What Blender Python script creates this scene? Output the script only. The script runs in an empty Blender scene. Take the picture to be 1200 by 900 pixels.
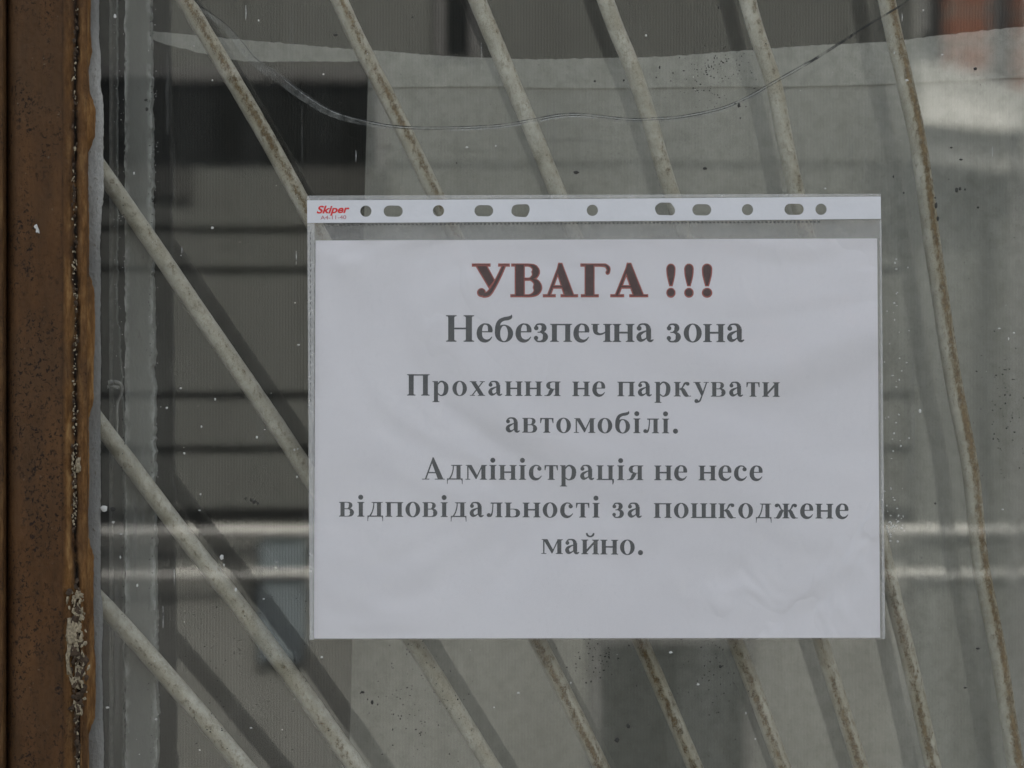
import bpy, bmesh, math, random
from mathutils import Vector, noise
R = math.radians
random.seed(7)
S = bpy.context.scene
C = S.collection
# ------------------------------------------------------------------ camera, sky, sun, exposure
D = 2.0                      # metres from the lens to the outer glass
PX = 0.297 / 660             # metres per photograph pixel on the glass
Z0 = 1.5                     # height of the lens
cd = bpy.data.cameras.new('camera')
cam = bpy.data.objects.new('camera', cd)
C.objects.link(cam)
cam.location = (0, -D, Z0)
cam.rotation_euler = (R(90), 0, 0)
cd.sensor_width = 36
cd.lens = 36 * D / (1200 * PX)
cd.clip_start, cd.clip_end = 0.05, 500
cd.dof.use_dof = True
cd.dof.focus_distance = D
cd.dof.aperture_fstop = 20
S.camera = cam
SUN_EL, SUN_AZ = R(42), R(18)
w = bpy.data.worlds.new('World')
S.world = w
w.use_nodes = True
nt = w.node_tree
sky = nt.nodes.new('ShaderNodeTexSky')
sky.sky_type = 'NISHITA'
sky.sun_disc = False
sky.sun_elevation, sky.sun_rotation = SUN_EL, SUN_AZ
sky.air_density, sky.dust_density, sky.ozone_density = 1.0, 4.0, 0.6
hs = nt.nodes.new('ShaderNodeHueSaturation')      # thin white cloud: a paler sky
hs.inputs['Saturation'].default_value = 0.38
nt.links.new(sky.outputs[0], hs.inputs['Color'])
nt.links.new(hs.outputs[0], nt.nodes['Background'].inputs[0])
nt.nodes['Background'].inputs[1].default_value = 0.15
sd = bpy.data.lights.new('sun', 'SUN')
sd.energy = 2.0
sd.angle = R(0.5)
sd.color = (1, .95, .88)
sun = bpy.data.objects.new('sun', sd)
C.objects.link(sun)
sv = Vector((math.sin(SUN_AZ) * math.cos(SUN_EL), math.cos(SUN_AZ) * math.cos(SUN_EL), math.sin(SUN_EL)))
sun.rotation_euler = sv.to_track_quat('Z', 'Y').to_euler()
sun.location = sv * 30
S.view_settings.view_transform = 'Standard'
S.view_settings.look = 'None'
S.view_settings.gamma = 1
S.view_settings.exposure = 1.8
S.render.engine = 'CYCLES'
S.cycles.max_bounces = 14
S.cycles.transparent_max_bounces = 24
S.cycles.caustics_reflective = False

# ------------------------------------------------------------------ helpers
def P(px, py, d):
    """photograph pixel at depth d behind the outer glass -> point in the place"""
    k = PX * (D + d) / D
    return Vector(((px - 600) * k, d, Z0 + (450 - py) * k))

def empty(name, label, cat, loc, group=None):
    o = bpy.data.objects.new(name, None)
    o.empty_display_size = .05
    C.objects.link(o)
    o.location = loc
    o['label'], o['category'] = label, cat
    if group: o['group'] = group
    return o

def mesh(name, verts, faces, mat, parent=None, smooth=False, attrs=None, kind=None):
    me = bpy.data.meshes.new(name)
    me.from_pydata([tuple(v) for v in verts], [], faces)
    me.update()
    if smooth:
        for p in me.polygons: p.use_smooth = True
    for an, vals in (attrs or {}).items():
        a = me.attributes.new(an, 'FLOAT', 'POINT')
        a.data.foreach_set('value', vals)
    me.materials.append(mat)
    o = bpy.data.objects.new(name, me)
    C.objects.link(o)
    if parent is not None:
        o.parent = parent
        o.matrix_parent_inverse.identity()
        if parent.type == 'EMPTY' or True:
            pl = Vector((0, 0, 0))
            q = parent
            while q is not None:
                pl += q.location
                q = q.parent
            for v in me.vertices: v.co -= pl
    if kind: o['kind'] = kind
    return o

class MB:
    def __init__(s): s.v, s.f, s.a = [], [], []
    def add(s, verts, faces, a=0.0):
        b = len(s.v)
        s.v += [Vector(v) for v in verts]
        s.f += [tuple(i + b for i in f) for f in faces]
        s.a += list(a) if isinstance(a, (list, tuple)) else [a] * len(verts)
    def box(s, x0, x1, y0, y1, z0, z1, a=0.0):
        s.add([(x, y, z) for x in (x0, x1) for y in (y0, y1) for z in (z0, z1)],
              [(0, 1, 3, 2), (4, 6, 7, 5), (0, 4, 5, 1), (2, 3, 7, 6), (0, 2, 6, 4), (1, 5, 7, 3)], a)
    def prism(s, pts, y0, y1):
        n = len(pts)
        s.add([(x, y0, z) for x, z in pts] + [(x, y1, z) for x, z in pts],
              [tuple(range(n)), tuple(range(2 * n - 1, n - 1, -1))] +
              [(i, i + n, (i + 1) % n + n, (i + 1) % n) for i in range(n)])
    def tube(s, pts, rad, seg=12, fa=None):
        ring = []
        for i, p in enumerate(pts):
            t = (pts[min(i + 1, len(pts) - 1)] - pts[max(i - 1, 0)]).normalized()
            side = t.cross(Vector((0, 1, 0)))
            side = side.normalized() if side.length > 1e-6 else Vector((1, 0, 0))
            if side.x < 0: side = -side
            up = Vector((0, -1, 0)); up = (up - t * up.dot(t)).normalized()
            r = rad(i) if callable(rad) else rad
            row = []
            for k in range(seg):
                th = 2 * math.pi * k / seg
                row.append((p + (side * math.cos(th) + up * math.sin(th)) * r, math.cos(th) if math.sin(th) > -.3 else 2.0))
            ring.append(row)
        b = len(s.v)
        for i, row in enumerate(ring):
            for v, u in row:
                s.v.append(v); s.a.append(fa(i, u, v) if fa else 0.0)
        for i in range(len(ring) - 1):
            for k in range(seg):
                k2 = (k + 1) % seg
                s.f.append((b + i * seg + k, b + i * seg + k2, b + (i + 1) * seg + k2, b + (i + 1) * seg + k))
        s.f.append(tuple(b + k for k in range(seg)))
        s.f.append(tuple(b + (len(ring) - 1) * seg + k for k in reversed(range(seg))))
    def build(s, name, mat, parent=None, smooth=False, attr=None, kind=None):
        return mesh(name, s.v, s.f, mat, parent, smooth, {attr: s.a} if attr else None, kind)

def catmull(pts, n=12):
    pts = [tuple(p) for p in pts]
    out = []
    for i in range(len(pts) - 1):
        p0, p1, p2, p3 = pts[max(i - 1, 0)], pts[i], pts[i + 1], pts[min(i + 2, len(pts) - 1)]
        for j in range(n):
            t = j / n
            out.append(tuple(.5 * (2 * b + (c - a) * t + (2 * a - 5 * b + 4 * c - d) * t * t + (3 * b - a - 3 * c + d) * t ** 3)
                             for a, b, c, d in zip(p0, p1, p2, p3)))
    out.append(pts[-1])
    return out

def nz(x, y=0.0, z=0.0, sc=1.0): return noise.noise(Vector((x * sc, y * sc, z * sc)))

# ------------------------------------------------------------------ materials
class M:
    def __init__(s, name):
        s.m = bpy.data.materials.new(name); s.m.use_nodes = True
        s.t = s.m.node_tree; s.t.nodes.clear()
        s.out = s.t.nodes.new('ShaderNodeOutputMaterial')
        s.co = s.n('ShaderNodeTexCoord').outputs['Object']
    def n(s, typ, **kw):
        nd = s.t.nodes.new(typ)
        for k, v in kw.items():
            if k.startswith('i_'): s.set(nd, k[2:], v)
            else: setattr(nd, k, v)
        return nd
    def set(s, nd, key, v):
        inp = nd.inputs[int(key)] if key.isdigit() else nd.inputs[key.replace('_', ' ')]
        if isinstance(v, bpy.types.NodeSocket): s.t.links.new(v, inp)
        else: inp.default_value = v
    def math(s, op, a, b=0.0, clamp=False):
        nd = s.n('ShaderNodeMath', operation=op, use_clamp=clamp, i_0=a, i_1=b)
        return nd.outputs[0]
    def noise(s, scale, detail=4, rough=.55, stretch=(1, 1, 1), dist=0.0):
        mp = s.n('ShaderNodeMapping', i_Vector=s.co, i_Scale=stretch)
        return s.n('ShaderNodeTexNoise', i_Vector=mp.outputs[0], i_Scale=scale, i_Detail=detail, i_Roughness=rough, i_Distortion=dist).outputs[0]
    def ramp(s, f, stops):
        nd = s.n('ShaderNodeValToRGB', i_Fac=f)
        e = nd.color_ramp.elements
        while len(e) < len(stops): e.new(.5)
        for el, (p, c) in zip(e, stops):
            el.position = p
            el.color = (c, c, c, 1) if isinstance(c, (int, float)) else (*c, 1)
        return nd.outputs[0]
    def mix(s, f, a, b):
        nd = s.n('ShaderNodeMix', data_type='RGBA')
        s.set(nd, '0', f)
        for k, v in (('6', a), ('7', b)):
            s.set(nd, k, v if isinstance(v, bpy.types.NodeSocket) else (*v, 1))
        return nd.outputs[2]
    def attr(s, name): return s.n('ShaderNodeAttribute', attribute_name=name).outputs['Fac']
    def bump(s, h, dist, strength=1.0):
        return s.n('ShaderNodeBump', i_Height=h, i_Distance=dist, i_Strength=strength).outputs[0]
    def principled(s, col, rough=.6, spec=.4, normal=None, **kw):
        b = s.n('ShaderNodeBsdfPrincipled')
        s.set(b, 'Base_Color', col if isinstance(col, bpy.types.NodeSocket) else (*col, 1))
        s.set(b, 'Roughness', rough); s.set(b, 'Specular_IOR_Level', spec)
        if normal is not None: s.set(b, 'Normal', normal)
        return b.outputs[0]
    def shmix(s, f, a, b):
        return s.n('ShaderNodeMixShader', i_0=f, i_1=a, i_2=b).outputs[0]
    def schlick(s, r0):
        g = s.n('ShaderNodeNewGeometry')
        dt = s.n('ShaderNodeVectorMath', operation='DOT_PRODUCT', i_0=g.outputs['Normal'], i_1=g.outputs['Incoming']).outputs['Value']
        c = s.math('SUBTRACT', 1.0, s.math('ABSOLUTE', dt), True)
        return s.math('ADD', s.math('MULTIPLY', s.math('POWER', c, 5.0), .6), r0, True)
    def done(s, sh):
        s.t.links.new(sh, s.out.inputs[0]); return s.m

def glass_mat(name, r0, tint, dust):
    m = M(name)
    tr = m.n('ShaderNodeBsdfTransparent', i_Color=(*tint, 1)).outputs[0]
    gl = m.n('ShaderNodeBsdfGlossy', i_Color=(1, 1, 1, 1), i_Roughness=0.012).outputs[0]
    df = m.n('ShaderNodeBsdfDiffuse', i_Color=(.62, .62, .58, 1)).outputs[0]
    sh = m.shmix(m.schlick(r0), tr, gl)
    cloud = m.ramp(m.noise(9, 5, .6, (1, 1, .5)), [(.40, 0.0), (.70, 1.1)])
    streak = m.ramp(m.noise(60, 3, .6, (1, 1, .04)), [(.45, 0), (.8, .8)])
    fine = m.ramp(m.noise(900, 2, .6), [(.6, 0), (.74, 1.6)])
    d = m.math('MULTIPLY', m.math('ADD', m.math('ADD', cloud, streak), fine), dust, True)
    return m.done(m.shmix(d, sh, df))
GLASS_OUT = glass_mat('window_glass', .032, (.946, .945, .930), .011)
GLASS_IN = glass_mat('window_glass_inner', .062, (.93, .930, .914), .004)

def plain(name, col, rough=.6, var=.15, sc=40, bump=.0, spec=.3):
    m = M(name)
    f = m.noise(sc, 6, .6)
    c = m.mix(m.ramp(f, [(.3, 0), (.7, 1)]), tuple(x * (1 - var) for x in col), tuple(min(1, x * (1 + var)) for x in col))
    return m.done(m.principled(c, rough, spec, m.bump(f, bump) if bump else None))

def frame_mat():
    m = M('old_brown_paint')
    f1 = m.noise(60, 6, .68, (1, 1, .22))
    f2 = m.noise(700, 5, .65, (1, 1, .5))
    f3 = m.noise(560, 4, .65, (1, 1, .85), .5)
    f4 = m.noise(8, 3, .5, (1, 1, 1.0))
    col = m.ramp(f1, [(.27, (.045, .024, .010)), (.5, (.083, .0405, .0165)), (.73, (.125, .060, .023))])
    col = m.mix(m.math('MULTIPLY', m.ramp(f4, [(.42, 0), (.65, 1)]), .45), col, (.070, .045, .026))
    col = m.mix(m.math('MULTIPLY', m.ramp(f2, [(.58, 0), (.72, 1)]), .55), col, (.035, .020, .012))
    pz = m.ramp(m.noise(45, 3, .55, (1.6, 1, .5)), [(.40, .0), (.54, 1)])
    col = m.mix(m.math('MULTIPLY', m.ramp(f3, [(.55, 0), (.60, .9)]), pz), col, (.012, .009, .007))
    col = m.mix(m.ramp(m.noise(300, 3, .6), [(.70, 0), (.77, .5)]), col, (.22, .18, .13))
    worn = m.attr('worn')
    wn = m.math('MULTIPLY', worn, m.ramp(m.noise(120, 5, .65, (1, 1, .3)), [(.32, 0), (.6, 1)]), True)
    col = m.mix(wn, col, m.ramp(m.noise(260, 5, .7, (1, 1, .25)), [(.34, (.075, .036, .012)), (.5, (.165, .08, .026)), (.66, (.27, .155, .06))]))
    crack = m.attr('crack')
    cn = m.math('MULTIPLY', crack, m.ramp(m.noise(200, 5, .7, (1, 1, .45)), [(.34, .2), (.5, 1)]), True)
    col = m.mix(cn, col, (.012, .009, .007))
    h = m.math('ADD', m.math('MULTIPLY', f2, .5), m.math('MULTIPLY', m.ramp(f3, [(.55, 0), (.60, -1.0)]), 1.0))
    nrm = m.bump(m.math('ADD', h, f1), .0016, 1.0)
    return m.done(m.principled(col, m.ramp(f1, [(.3, .55), (.7, .75)]), .12, nrm))
BROWN = frame_mat()

def rust_mat():
    m = M('chipped_white_enamel_with_rust')
    f1 = m.noise(110, 5, .65); f2 = m.noise(420, 5, .75, (1, 1, .6)); f3 = m.noise(1500, 3, .65); f4 = m.noise(38, 4, .6)
    paint = m.mix(m.ramp(f1, [(.3, 0), (.7, 1)]), (.38, .37, .31), (.65, .635, .56))
    paint = m.mix(m.math('MULTIPLY', m.ramp(f4, [(.42, 0), (.66, 1)]), .55), paint, (.33, .305, .225))
    paint = m.mix(m.math('MULTIPLY', m.math('MULTIPLY', m.ramp(f2, [(.50, 0), (.62, 1)]), m.ramp(f1, [(.36, .2), (.6, 1)])), .6), paint, (.23, .21, .155))
    paint = m.mix(m.math('MULTIPLY', m.math('MULTIPLY', m.ramp(f3, [(.55, 0), (.64, 1)]), m.ramp(f4, [(.40, .1), (.62, 1)])), .6), paint, (.13, .115, .085))
    r = m.attr('rust_and_shade')
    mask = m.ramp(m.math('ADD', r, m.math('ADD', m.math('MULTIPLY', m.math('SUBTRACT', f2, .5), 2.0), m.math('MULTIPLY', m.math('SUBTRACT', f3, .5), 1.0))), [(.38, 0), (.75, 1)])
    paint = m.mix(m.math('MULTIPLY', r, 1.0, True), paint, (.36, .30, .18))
    rust_and_shade = m.ramp(m.noise(330, 6, .8), [(.30, (.050, .028, .012)), (.45, (.13, .075, .028)), (.58, (.24, .16, .07)), (.70, (.34, .27, .15))])
    col = m.mix(m.math('MULTIPLY', mask, .85), paint, rust_and_shade)
    nrm = m.bump(m.math('ADD', f2, m.math('MULTIPLY', mask, -.8)), .0009, .9)
    return m.done(m.principled(col, m.ramp(mask, [(0, .45), (1, .85)]), .3, nrm))
ENAMEL = rust_mat()

def strip_mat():
    m = M('grey_smeared_paint')
    f = m.noise(45, 5, .6, (1, 1, .3)); f2 = m.noise(260, 5, .65, (1, 1, .4))
    col = m.mix(m.ramp(f, [(.3, 0), (.7, 1)]), (.15, .155, .145), (.22, .225, .21))
    col = m.mix(m.ramp(f2, [(.66, 0), (.74, .6)]), col, (.06, .06, .055))
    e = m.attr('edge')
    ef = m.math('MULTIPLY', e, m.ramp(f2, [(.42, 0), (.6, 1)]), True)
    col = m.mix(ef, col, (.42, .44, .42))
    return m.done(m.principled(col, .6, .3, m.bump(f2, .0006)))
GREYPAINT = strip_mat()

def putty_mat():
    m = M('whitish_putty_smear')
    f = m.noise(70, 5, .65, (1, 1, .18)); f2 = m.noise(520, 5, .7, (1, 1, .6)); f3 = m.noise(30, 4, .6)
    col = m.mix(m.ramp(f, [(.3, 0), (.72, 1)]), (.112, .112, .102), (.215, .213, .198))
    wh = m.math('MULTIPLY', m.attr('white'), m.ramp(f2, [(.25, .3), (.6, 1)]), True)
    col = m.mix(wh, col, (.43, .425, .395))
    col = m.mix(m.ramp(f2, [(.60, 0), (.70, .75)]), col, (.10, .085, .06))
    col = m.mix(m.math('MULTIPLY', m.ramp(f3, [(.5, 0), (.7, 1)]), .4), col, (.12, .10, .075))
    return m.done(m.principled(col, .8, .15, m.bump(m.math('ADD', f2, f), .0014)))
PUTTY = putty_mat()
CRUMB = plain('old_cream_putty', (.27, .225, .15), .8, .5, 700, .0006)
CRUMB_DARK = plain('bare_dark_wood', (.05, .033, .02), .85, .5, 500, .0006)

def ribs_mat():
    m = M('grey_ribbed_net')
    x = m.n('ShaderNodeSeparateXYZ', i_0=m.co).outputs[0]
    wv = m.math('SINE', m.math('MULTIPLY', x, 2 * math.pi / .00172))
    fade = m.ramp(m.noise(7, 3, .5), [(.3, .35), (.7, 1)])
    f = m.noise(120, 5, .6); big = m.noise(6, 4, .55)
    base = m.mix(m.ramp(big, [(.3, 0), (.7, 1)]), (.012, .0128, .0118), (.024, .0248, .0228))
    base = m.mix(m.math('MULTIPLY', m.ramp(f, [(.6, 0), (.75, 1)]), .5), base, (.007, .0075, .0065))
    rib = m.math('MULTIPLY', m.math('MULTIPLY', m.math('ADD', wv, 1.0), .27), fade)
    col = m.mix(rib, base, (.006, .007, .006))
    return m.done(m.principled(col, .85, .15, m.bump(wv, .0001, .35)))
RIBS = ribs_mat()

def cloth_mat(name='dirty_white_cotton', k=1.0):
    m = M(name)
    x = m.n('ShaderNodeSeparateXYZ', i_0=m.co).outputs[0]
    wv = m.math('SINE', m.math('MULTIPLY', x, 2 * math.pi / .00185))
    big = m.noise(9, 5, .6, (1, 1, .5)); f = m.noise(130, 6, .65); sp = m.noise(900, 4, .65); pz = m.noise(14, 3, .5)
    col = m.mix(m.ramp(big, [(.3, 0), (.7, 1)]), tuple(k * v for v in (.33, .335, .315)), tuple(k * v for v in (.45, .45, .425)))
    col = m.mix(m.math('MULTIPLY', m.ramp(f, [(.42, 0), (.68, 1)]), .5), col, (.24, .24, .215))
    col = m.mix(m.math('MULTIPLY', m.ramp(sp, [(.57, 0), (.69, .75)]), m.ramp(pz, [(.44, .10), (.66, .8)])), col, (.12, .12, .105))
    col = m.mix(m.math('MULTIPLY', m.math('ADD', wv, 1.0), .05), col, (.1, .1, .1))
    nrm = m.bump(m.math('ADD', m.noise(40, 4, .5, (1, 1, .35)), m.math('MULTIPLY', f, .15)), .004, .6)
    return m.done(m.principled(col, .9, .1, nrm))
CLOTH = cloth_mat()
CLOTH_HEM = cloth_mat('dirty_white_cotton_doubled', 1.16)

def paper_mat():
    m = M('white_office_paper')
    f = m.noise(6.5, 2, .4, (1, 1, 1.3), 1.4); f5 = m.noise(24, 2, .4, (1.2, 1, .7), .9); pz = m.noise(9, 2, .5)
    tone = m.noise(5, 3, .5)
    col = m.mix(m.ramp(tone, [(.3, 0), (.7, 1)]), (.765, .745, .76), (.825, .805, .815))
    col = m.mix(m.ramp(m.noise(330, 4, .6), [(.74, 0), (.78, .55)]), col, (.5, .5, .5))
    folds = m.math('MULTIPLY', m.ramp(f5, [(.48, 0), (.60, 1)]), m.ramp(pz, [(.50, 0), (.68, .12)]))
    nrm = m.bump(m.math('ADD', f, folds), .0085, .8)
    return m.done(m.principled(col, .75, .2, nrm))
PAPER = paper_mat()

def ink(name, a, b, k=.5):
    m = M(name)
    f = m.noise(2600, 2, .6)
    return m.done(m.principled(m.mix(m.ramp(f, [(.35, 0), (.65, 1)]), a, b), .7, .2))
INK = ink('grey_black_toner', (.062, .066, .070), (.095, .10, .104))
INK_HEAD = ink('dark_maroon_toner', (.045, .019, .021), (.10, .045, .044))
INK_RED = ink('brick_red_toner', (.34, .075, .06), (.42, .12, .10))
INK_LOGO = ink('bright_red_print', (.62, .035, .035), (.70, .06, .06))
INK_SUB = ink('dull_red_print', (.42, .10, .12), (.5, .16, .18))

def film_mat(name, haze, r0, spots):
    m = M(name)
    tr = m.n('ShaderNodeBsdfTransparent', i_Color=(.97, .97, .97, 1)).outputs[0]
    wr = m.noise(15, 3, .5, (1, 1, 1.2), 1.0)
    nrm = m.bump(m.math('ADD', wr, m.math('MULTIPLY', m.noise(150, 3, .6), .06)), .0050, .7)
    gl = m.n('ShaderNodeBsdfGlossy', i_Color=(1, 1, 1, 1), i_Roughness=.16, i_Normal=nrm).outputs[0]
    df = m.n('ShaderNodeBsdfDiffuse', i_Color=(.80, .80, .78, 1)).outputs[0]
    sh = m.shmix(m.schlick(r0), tr, gl)
    f = m.math('MULTIPLY', m.ramp(m.noise(480, 4, .65), [(.52, 0), (.74, 1)]), spots)
    hz = m.math('ADD', f, m.math('MULTIPLY', m.ramp(m.noise(40, 4, .6), [(.2, .6), (.8, 1.3)]), haze), True)
    return m.done(m.shmix(hz, sh, df))
FILM = film_mat('clear_plastic_film', .012, .026, .012)
FILM_BACK = film_mat('clear_plastic_film_rear', .13, .03, .10)
FILM_EDGE = film_mat('welded_plastic_edge', .20, .035, .16)
STRIP = plain('white_plastic_strip', (.66, .66, .67), .5, .03, 60, .0004)
WELD = plain('dim_weld_dimple', (.10, .10, .095), .6, .1)

def see_mat(name, col, op, rough=.7):
    m = M(name)
    tr = m.n('ShaderNodeBsdfTransparent').outputs[0]
    f = m.ramp(m.noise(170, 5, .65), [(.36, .15), (.62, 1)])
    return m.done(m.shmix(m.math('MULTIPLY', f, op, True), tr, m.principled(col, rough, .4)))
CRACK_DARK = see_mat('crack_shadow_line', (.02, .021, .02), .92)
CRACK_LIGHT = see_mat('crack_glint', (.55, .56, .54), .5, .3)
CRACK_HAZE = see_mat('crack_shell_haze', (.50, .51, .47), .17)
SPECK = plain('pale_dried_splash', (.52, .52, .49), .8, .08)
FLY = plain('dark_fly_dirt', (.035, .034, .03), .7, .2)
STEEL = plain('dull_grey_hook_paint', (.22, .22, .205), .6, .25, 300, .0004)

# house across the street
SIDING = plain('pale_grey_weatherboard', (.098, .103, .096), .8, .12, 3, .002)
PLINTH = plain('pale_render', (.175, .18, .17), .85, .15, 3, .002)
GROOVE = plain('dark_gap_boarding', (.05, .05, .048), .9, .2, 4)
DARKSILL = plain('weathered_sill_board', (.045, .046, .043), .85, .2, 5)
WHITEPAINT = plain('white_rail_paint', (.66, .66, .63), .5, .05, 5)
VALANCE = plain('pale_awning_cloth', (.50, .505, .485), .8, .1, 4)
AWNING = plain('faded_awning_cloth', (.31, .315, .30), .8, .12, 4)
DARKGLASS = plain('dark_room_glass', (.010, .011, .011), .6, .2, 4, 0, 0)
BRICK = None
def brick_mat():
    m = M('orange_brick')
    mp = m.n('ShaderNodeMapping', i_Vector=m.co, i_Rotation=(R(90), 0, 0))
    b = m.n('ShaderNodeTexBrick', i_Vector=mp.outputs[0], i_Color1=(.21, .085, .05, 1), i_Color2=(.16, .07, .045, 1), i_Mortar=(.16, .13, .11, 1),
            i_Scale=1.0, i_Mortar_Size=.008, i_Brick_Width=.26, i_Row_Height=.08)
    return m.done(m.principled(b.outputs[0], .85, .2))
BRICK = brick_mat()
PANEL = plain('chalky_pale_sheet', (.27, .275, .265), .7, .06, 5)
BLUE = plain('blue_grey_sheet', (.15, .18, .198), .6, .1, 5)
POSTGREY = plain('dark_grey_post', (.10, .10, .10), .7, .15, 5)
BLOCKWALL = plain('dim_plaster', (.20, .20, .185), .9, .15, 6, .002)
PAVING = plain('grey_asphalt', (.11, .11, .105), .9, .25, 3, .004)

# ------------------------------------------------------------------ the setting
g = MB(); g.add([(-60, -60, 0), (60, -60, 0), (60, 60, 0), (-60, 60, 0)], [(0, 1, 2, 3)])
g.build('ground', PAVING)['kind'] = 'structure'
b = MB(); b.box(-3.2, 3.2, .34, .52, 0, 3.3)  # unseen wall, added to keep sun and sky off the curtain's back
wall = b.build('wall', BLOCKWALL)
wall['label'] = 'grey plaster wall added behind the curtain to block sun and sky'
wall['category'] = 'wall'

# ------------------------------------------------------------------ house opposite: what the two panes mirror
HY = 8.0
HK = PX * (D + HY) / D
def hx(px): return (px - 600) * HK
def hz_(py): return Z0 + (450 - py) * HK
house = empty('house', 'grey boarded house over the road, seen only as a reflection in the window glass', 'house', (0, -HY, 0))
b = MB()
edges = [-1150, -760, -380, 192, 271, 319, 468, 532, 608]
HOLES = [(-300, 452, 76, 193), (692, 888, 745, 930), (508, 562, -190, 64), (-300, 352, 602, 618)]
b.box(hx(-1500), hx(2700), -HY - .30, -HY - .06, 0, hz_(-1150))
b.build('wall', GROOVE, house)
b = MB()
for i in range(len(edges) - 1):
    y0, y1 = edges[i], edges[i + 1] - ((0, 0, 5, 8, 8, 9, 9, 11)[i] if i >= 2 else 3)
    ys = sorted({y0, y1, *[v for h in HOLES for v in h[2:] if y0 < v < y1]})
    for ya, yb in zip(ys, ys[1:]):
        cuts = sorted([(h[0], h[1]) for h in HOLES if h[2] < (ya + yb) / 2 < h[3]])
        x = -1480
        for c0, c1 in cuts + [(2680, 2680)]:
            if c0 > x: b.box(hx(x), hx(c0), -HY - .055, -HY - .02 - .0003 * (i % 2), hz_(yb), hz_(ya))
            x = max(x, c1)
b.build('weatherboard', SIDING, house)
b = MB(); cuts = [(692, 888, 745)]
b.box(hx(-1480), hx(692), -HY - .055, -HY - .019, 0, hz_(618)); b.box(hx(692), hx(888), -HY - .055, -HY - .0192, hz_(745), hz_(618))
b.box(hx(888), hx(2680), -HY - .055, -HY - .0194, 0, hz_(618))
b.build('plinth', PLINTH, house)
b = MB(); b.box(hx(352), hx(452), -HY - .018, -HY + .004, hz_(231), hz_(193.5)); b.box(hx(-300), hx(222), -HY - .018, -HY + .004, hz_(231), hz_(193.5))
b.build('sill', DARKSILL, house)
for k, h in enumerate(HOLES[:3]):
    f = MB()
    x0, x1, z0, z1 = hx(h[0]), hx(h[1]), max(hz_(h[3]), .02), hz_(h[2])
    f.box(x0, x0 + .03, -HY - .05, -HY + .0, z0, z1); f.box(x1 - .03, x1, -HY - .05, -HY + .0, z0, z1)
    f.box(x0 + .03, x1 - .03, -HY - .05, -HY + .0, z1 - .03, z1)
    fo = f.build('window', POSTGREY, house)
    f = MB(); f.box(x0 + .03, x1 - .03, -HY - .05, -HY - .035, z0, z1 - .03)
    f.build('pane', DARKGLASS, fo)
for py, rr in ((622, .0125), (673, .0092)):
    t = MB(); t.tube([Vector((hx(x), -HY + .05, hz_(py))) for x in (-1400, 600, 2600)], rr, 10)
    t.build('rail', WHITEPAINT, house, True)
b = MB()
b.box(hx(1108), hx(1158), -HY - .02, -HY + .12, hz_(112), hz_(-1100)); b.box(hx(1184), hx(1330), -HY - .02, -HY + .12, hz_(112), hz_(-1100))
b.build('brick_pier', BRICK, house)
b = MB(); b.box(hx(1100), hx(1336), -HY - .012, -HY + .125, hz_(206), hz_(112)); b.build('pier_base', PANEL, house)
b = MB(); b.box(hx(1158), hx(1184), -HY - .02, -HY + .09, hz_(112), hz_(-1100)); b.build('pier_joint', POSTGREY, house)
b = MB()
b.prism([(hx(x), hz_(y)) for x, y in ((1062, 74), (1120, 88), (1212, 120), (1212, 159), (1066, 151))], -HY + .24, -HY + .30)
b.build('awning', AWNING, house)
b = MB()
b.prism([(hx(x), hz_(y)) for x, y in ((1066, 112), (1120, 122), (1178, 140), (1180, 160), (1068, 150))], -HY + .302, -HY + .32)
b.build('awning_valance', VALANCE, house)
b = MB()
b.prism([(hx(x), hz_(y)) for x, y in ((1068, 153), (1178, 160), (1180, 204), (1076, 190))], -HY + .20, -HY + .235)
b.build('sheet', PANEL, house)
b = MB(); b.box(hx(1078), hx(1330), -HY - .015, -HY + .015, 0, hz_(206)); b.build('low_wall', SIDING, house)
b = MB(); b.box(hx(1181), hx(1195), -HY + .175, -HY + .22, 0, hz_(158)); b.build('post', POSTGREY, house)
b = MB(); b.box(hx(1197), hx(1212), -HY + .25, -HY + .29, hz_(205), hz_(-900)); b.build('post', WHITEPAINT, house)
b = MB(); b.box(hx(1069), hx(1078), -HY + .2, -HY + .23, hz_(46), hz_(-900)); b.build('post', PANEL, house)
b = MB(); b.box(hx(302), hx(356), -HY - .018, -HY + .03, hz_(775), hz_(632)); b.build('sheet', BLUE, house)

# ------------------------------------------------------------------ curtains behind the inner pane
b = MB()
nx, nzz = 220, 24
X0, X1, Y0_, Y1_ = -350, 1560, -330, 1230
vs, fs = [], []
for j in range(nzz + 1):
    for i in range(nx + 1):
        px = X0 + (X1 - X0) * i / nx; py = Y0_ + (Y1_ - Y0_) * j / nzz
        v = P(px, py, .222); v.y += .004 * math.sin(px * .03) + .003 * math.sin(px * .071 + 1)
        vs.append(v)
for j in range(nzz):
    for i in range(nx):
        a = j * (nx + 1) + i
        fs.append((a, a + nx + 1, a + nx + 2, a + 1))
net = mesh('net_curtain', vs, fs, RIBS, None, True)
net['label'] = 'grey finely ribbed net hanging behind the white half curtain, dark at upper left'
net['category'] = 'net curtain'

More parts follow.
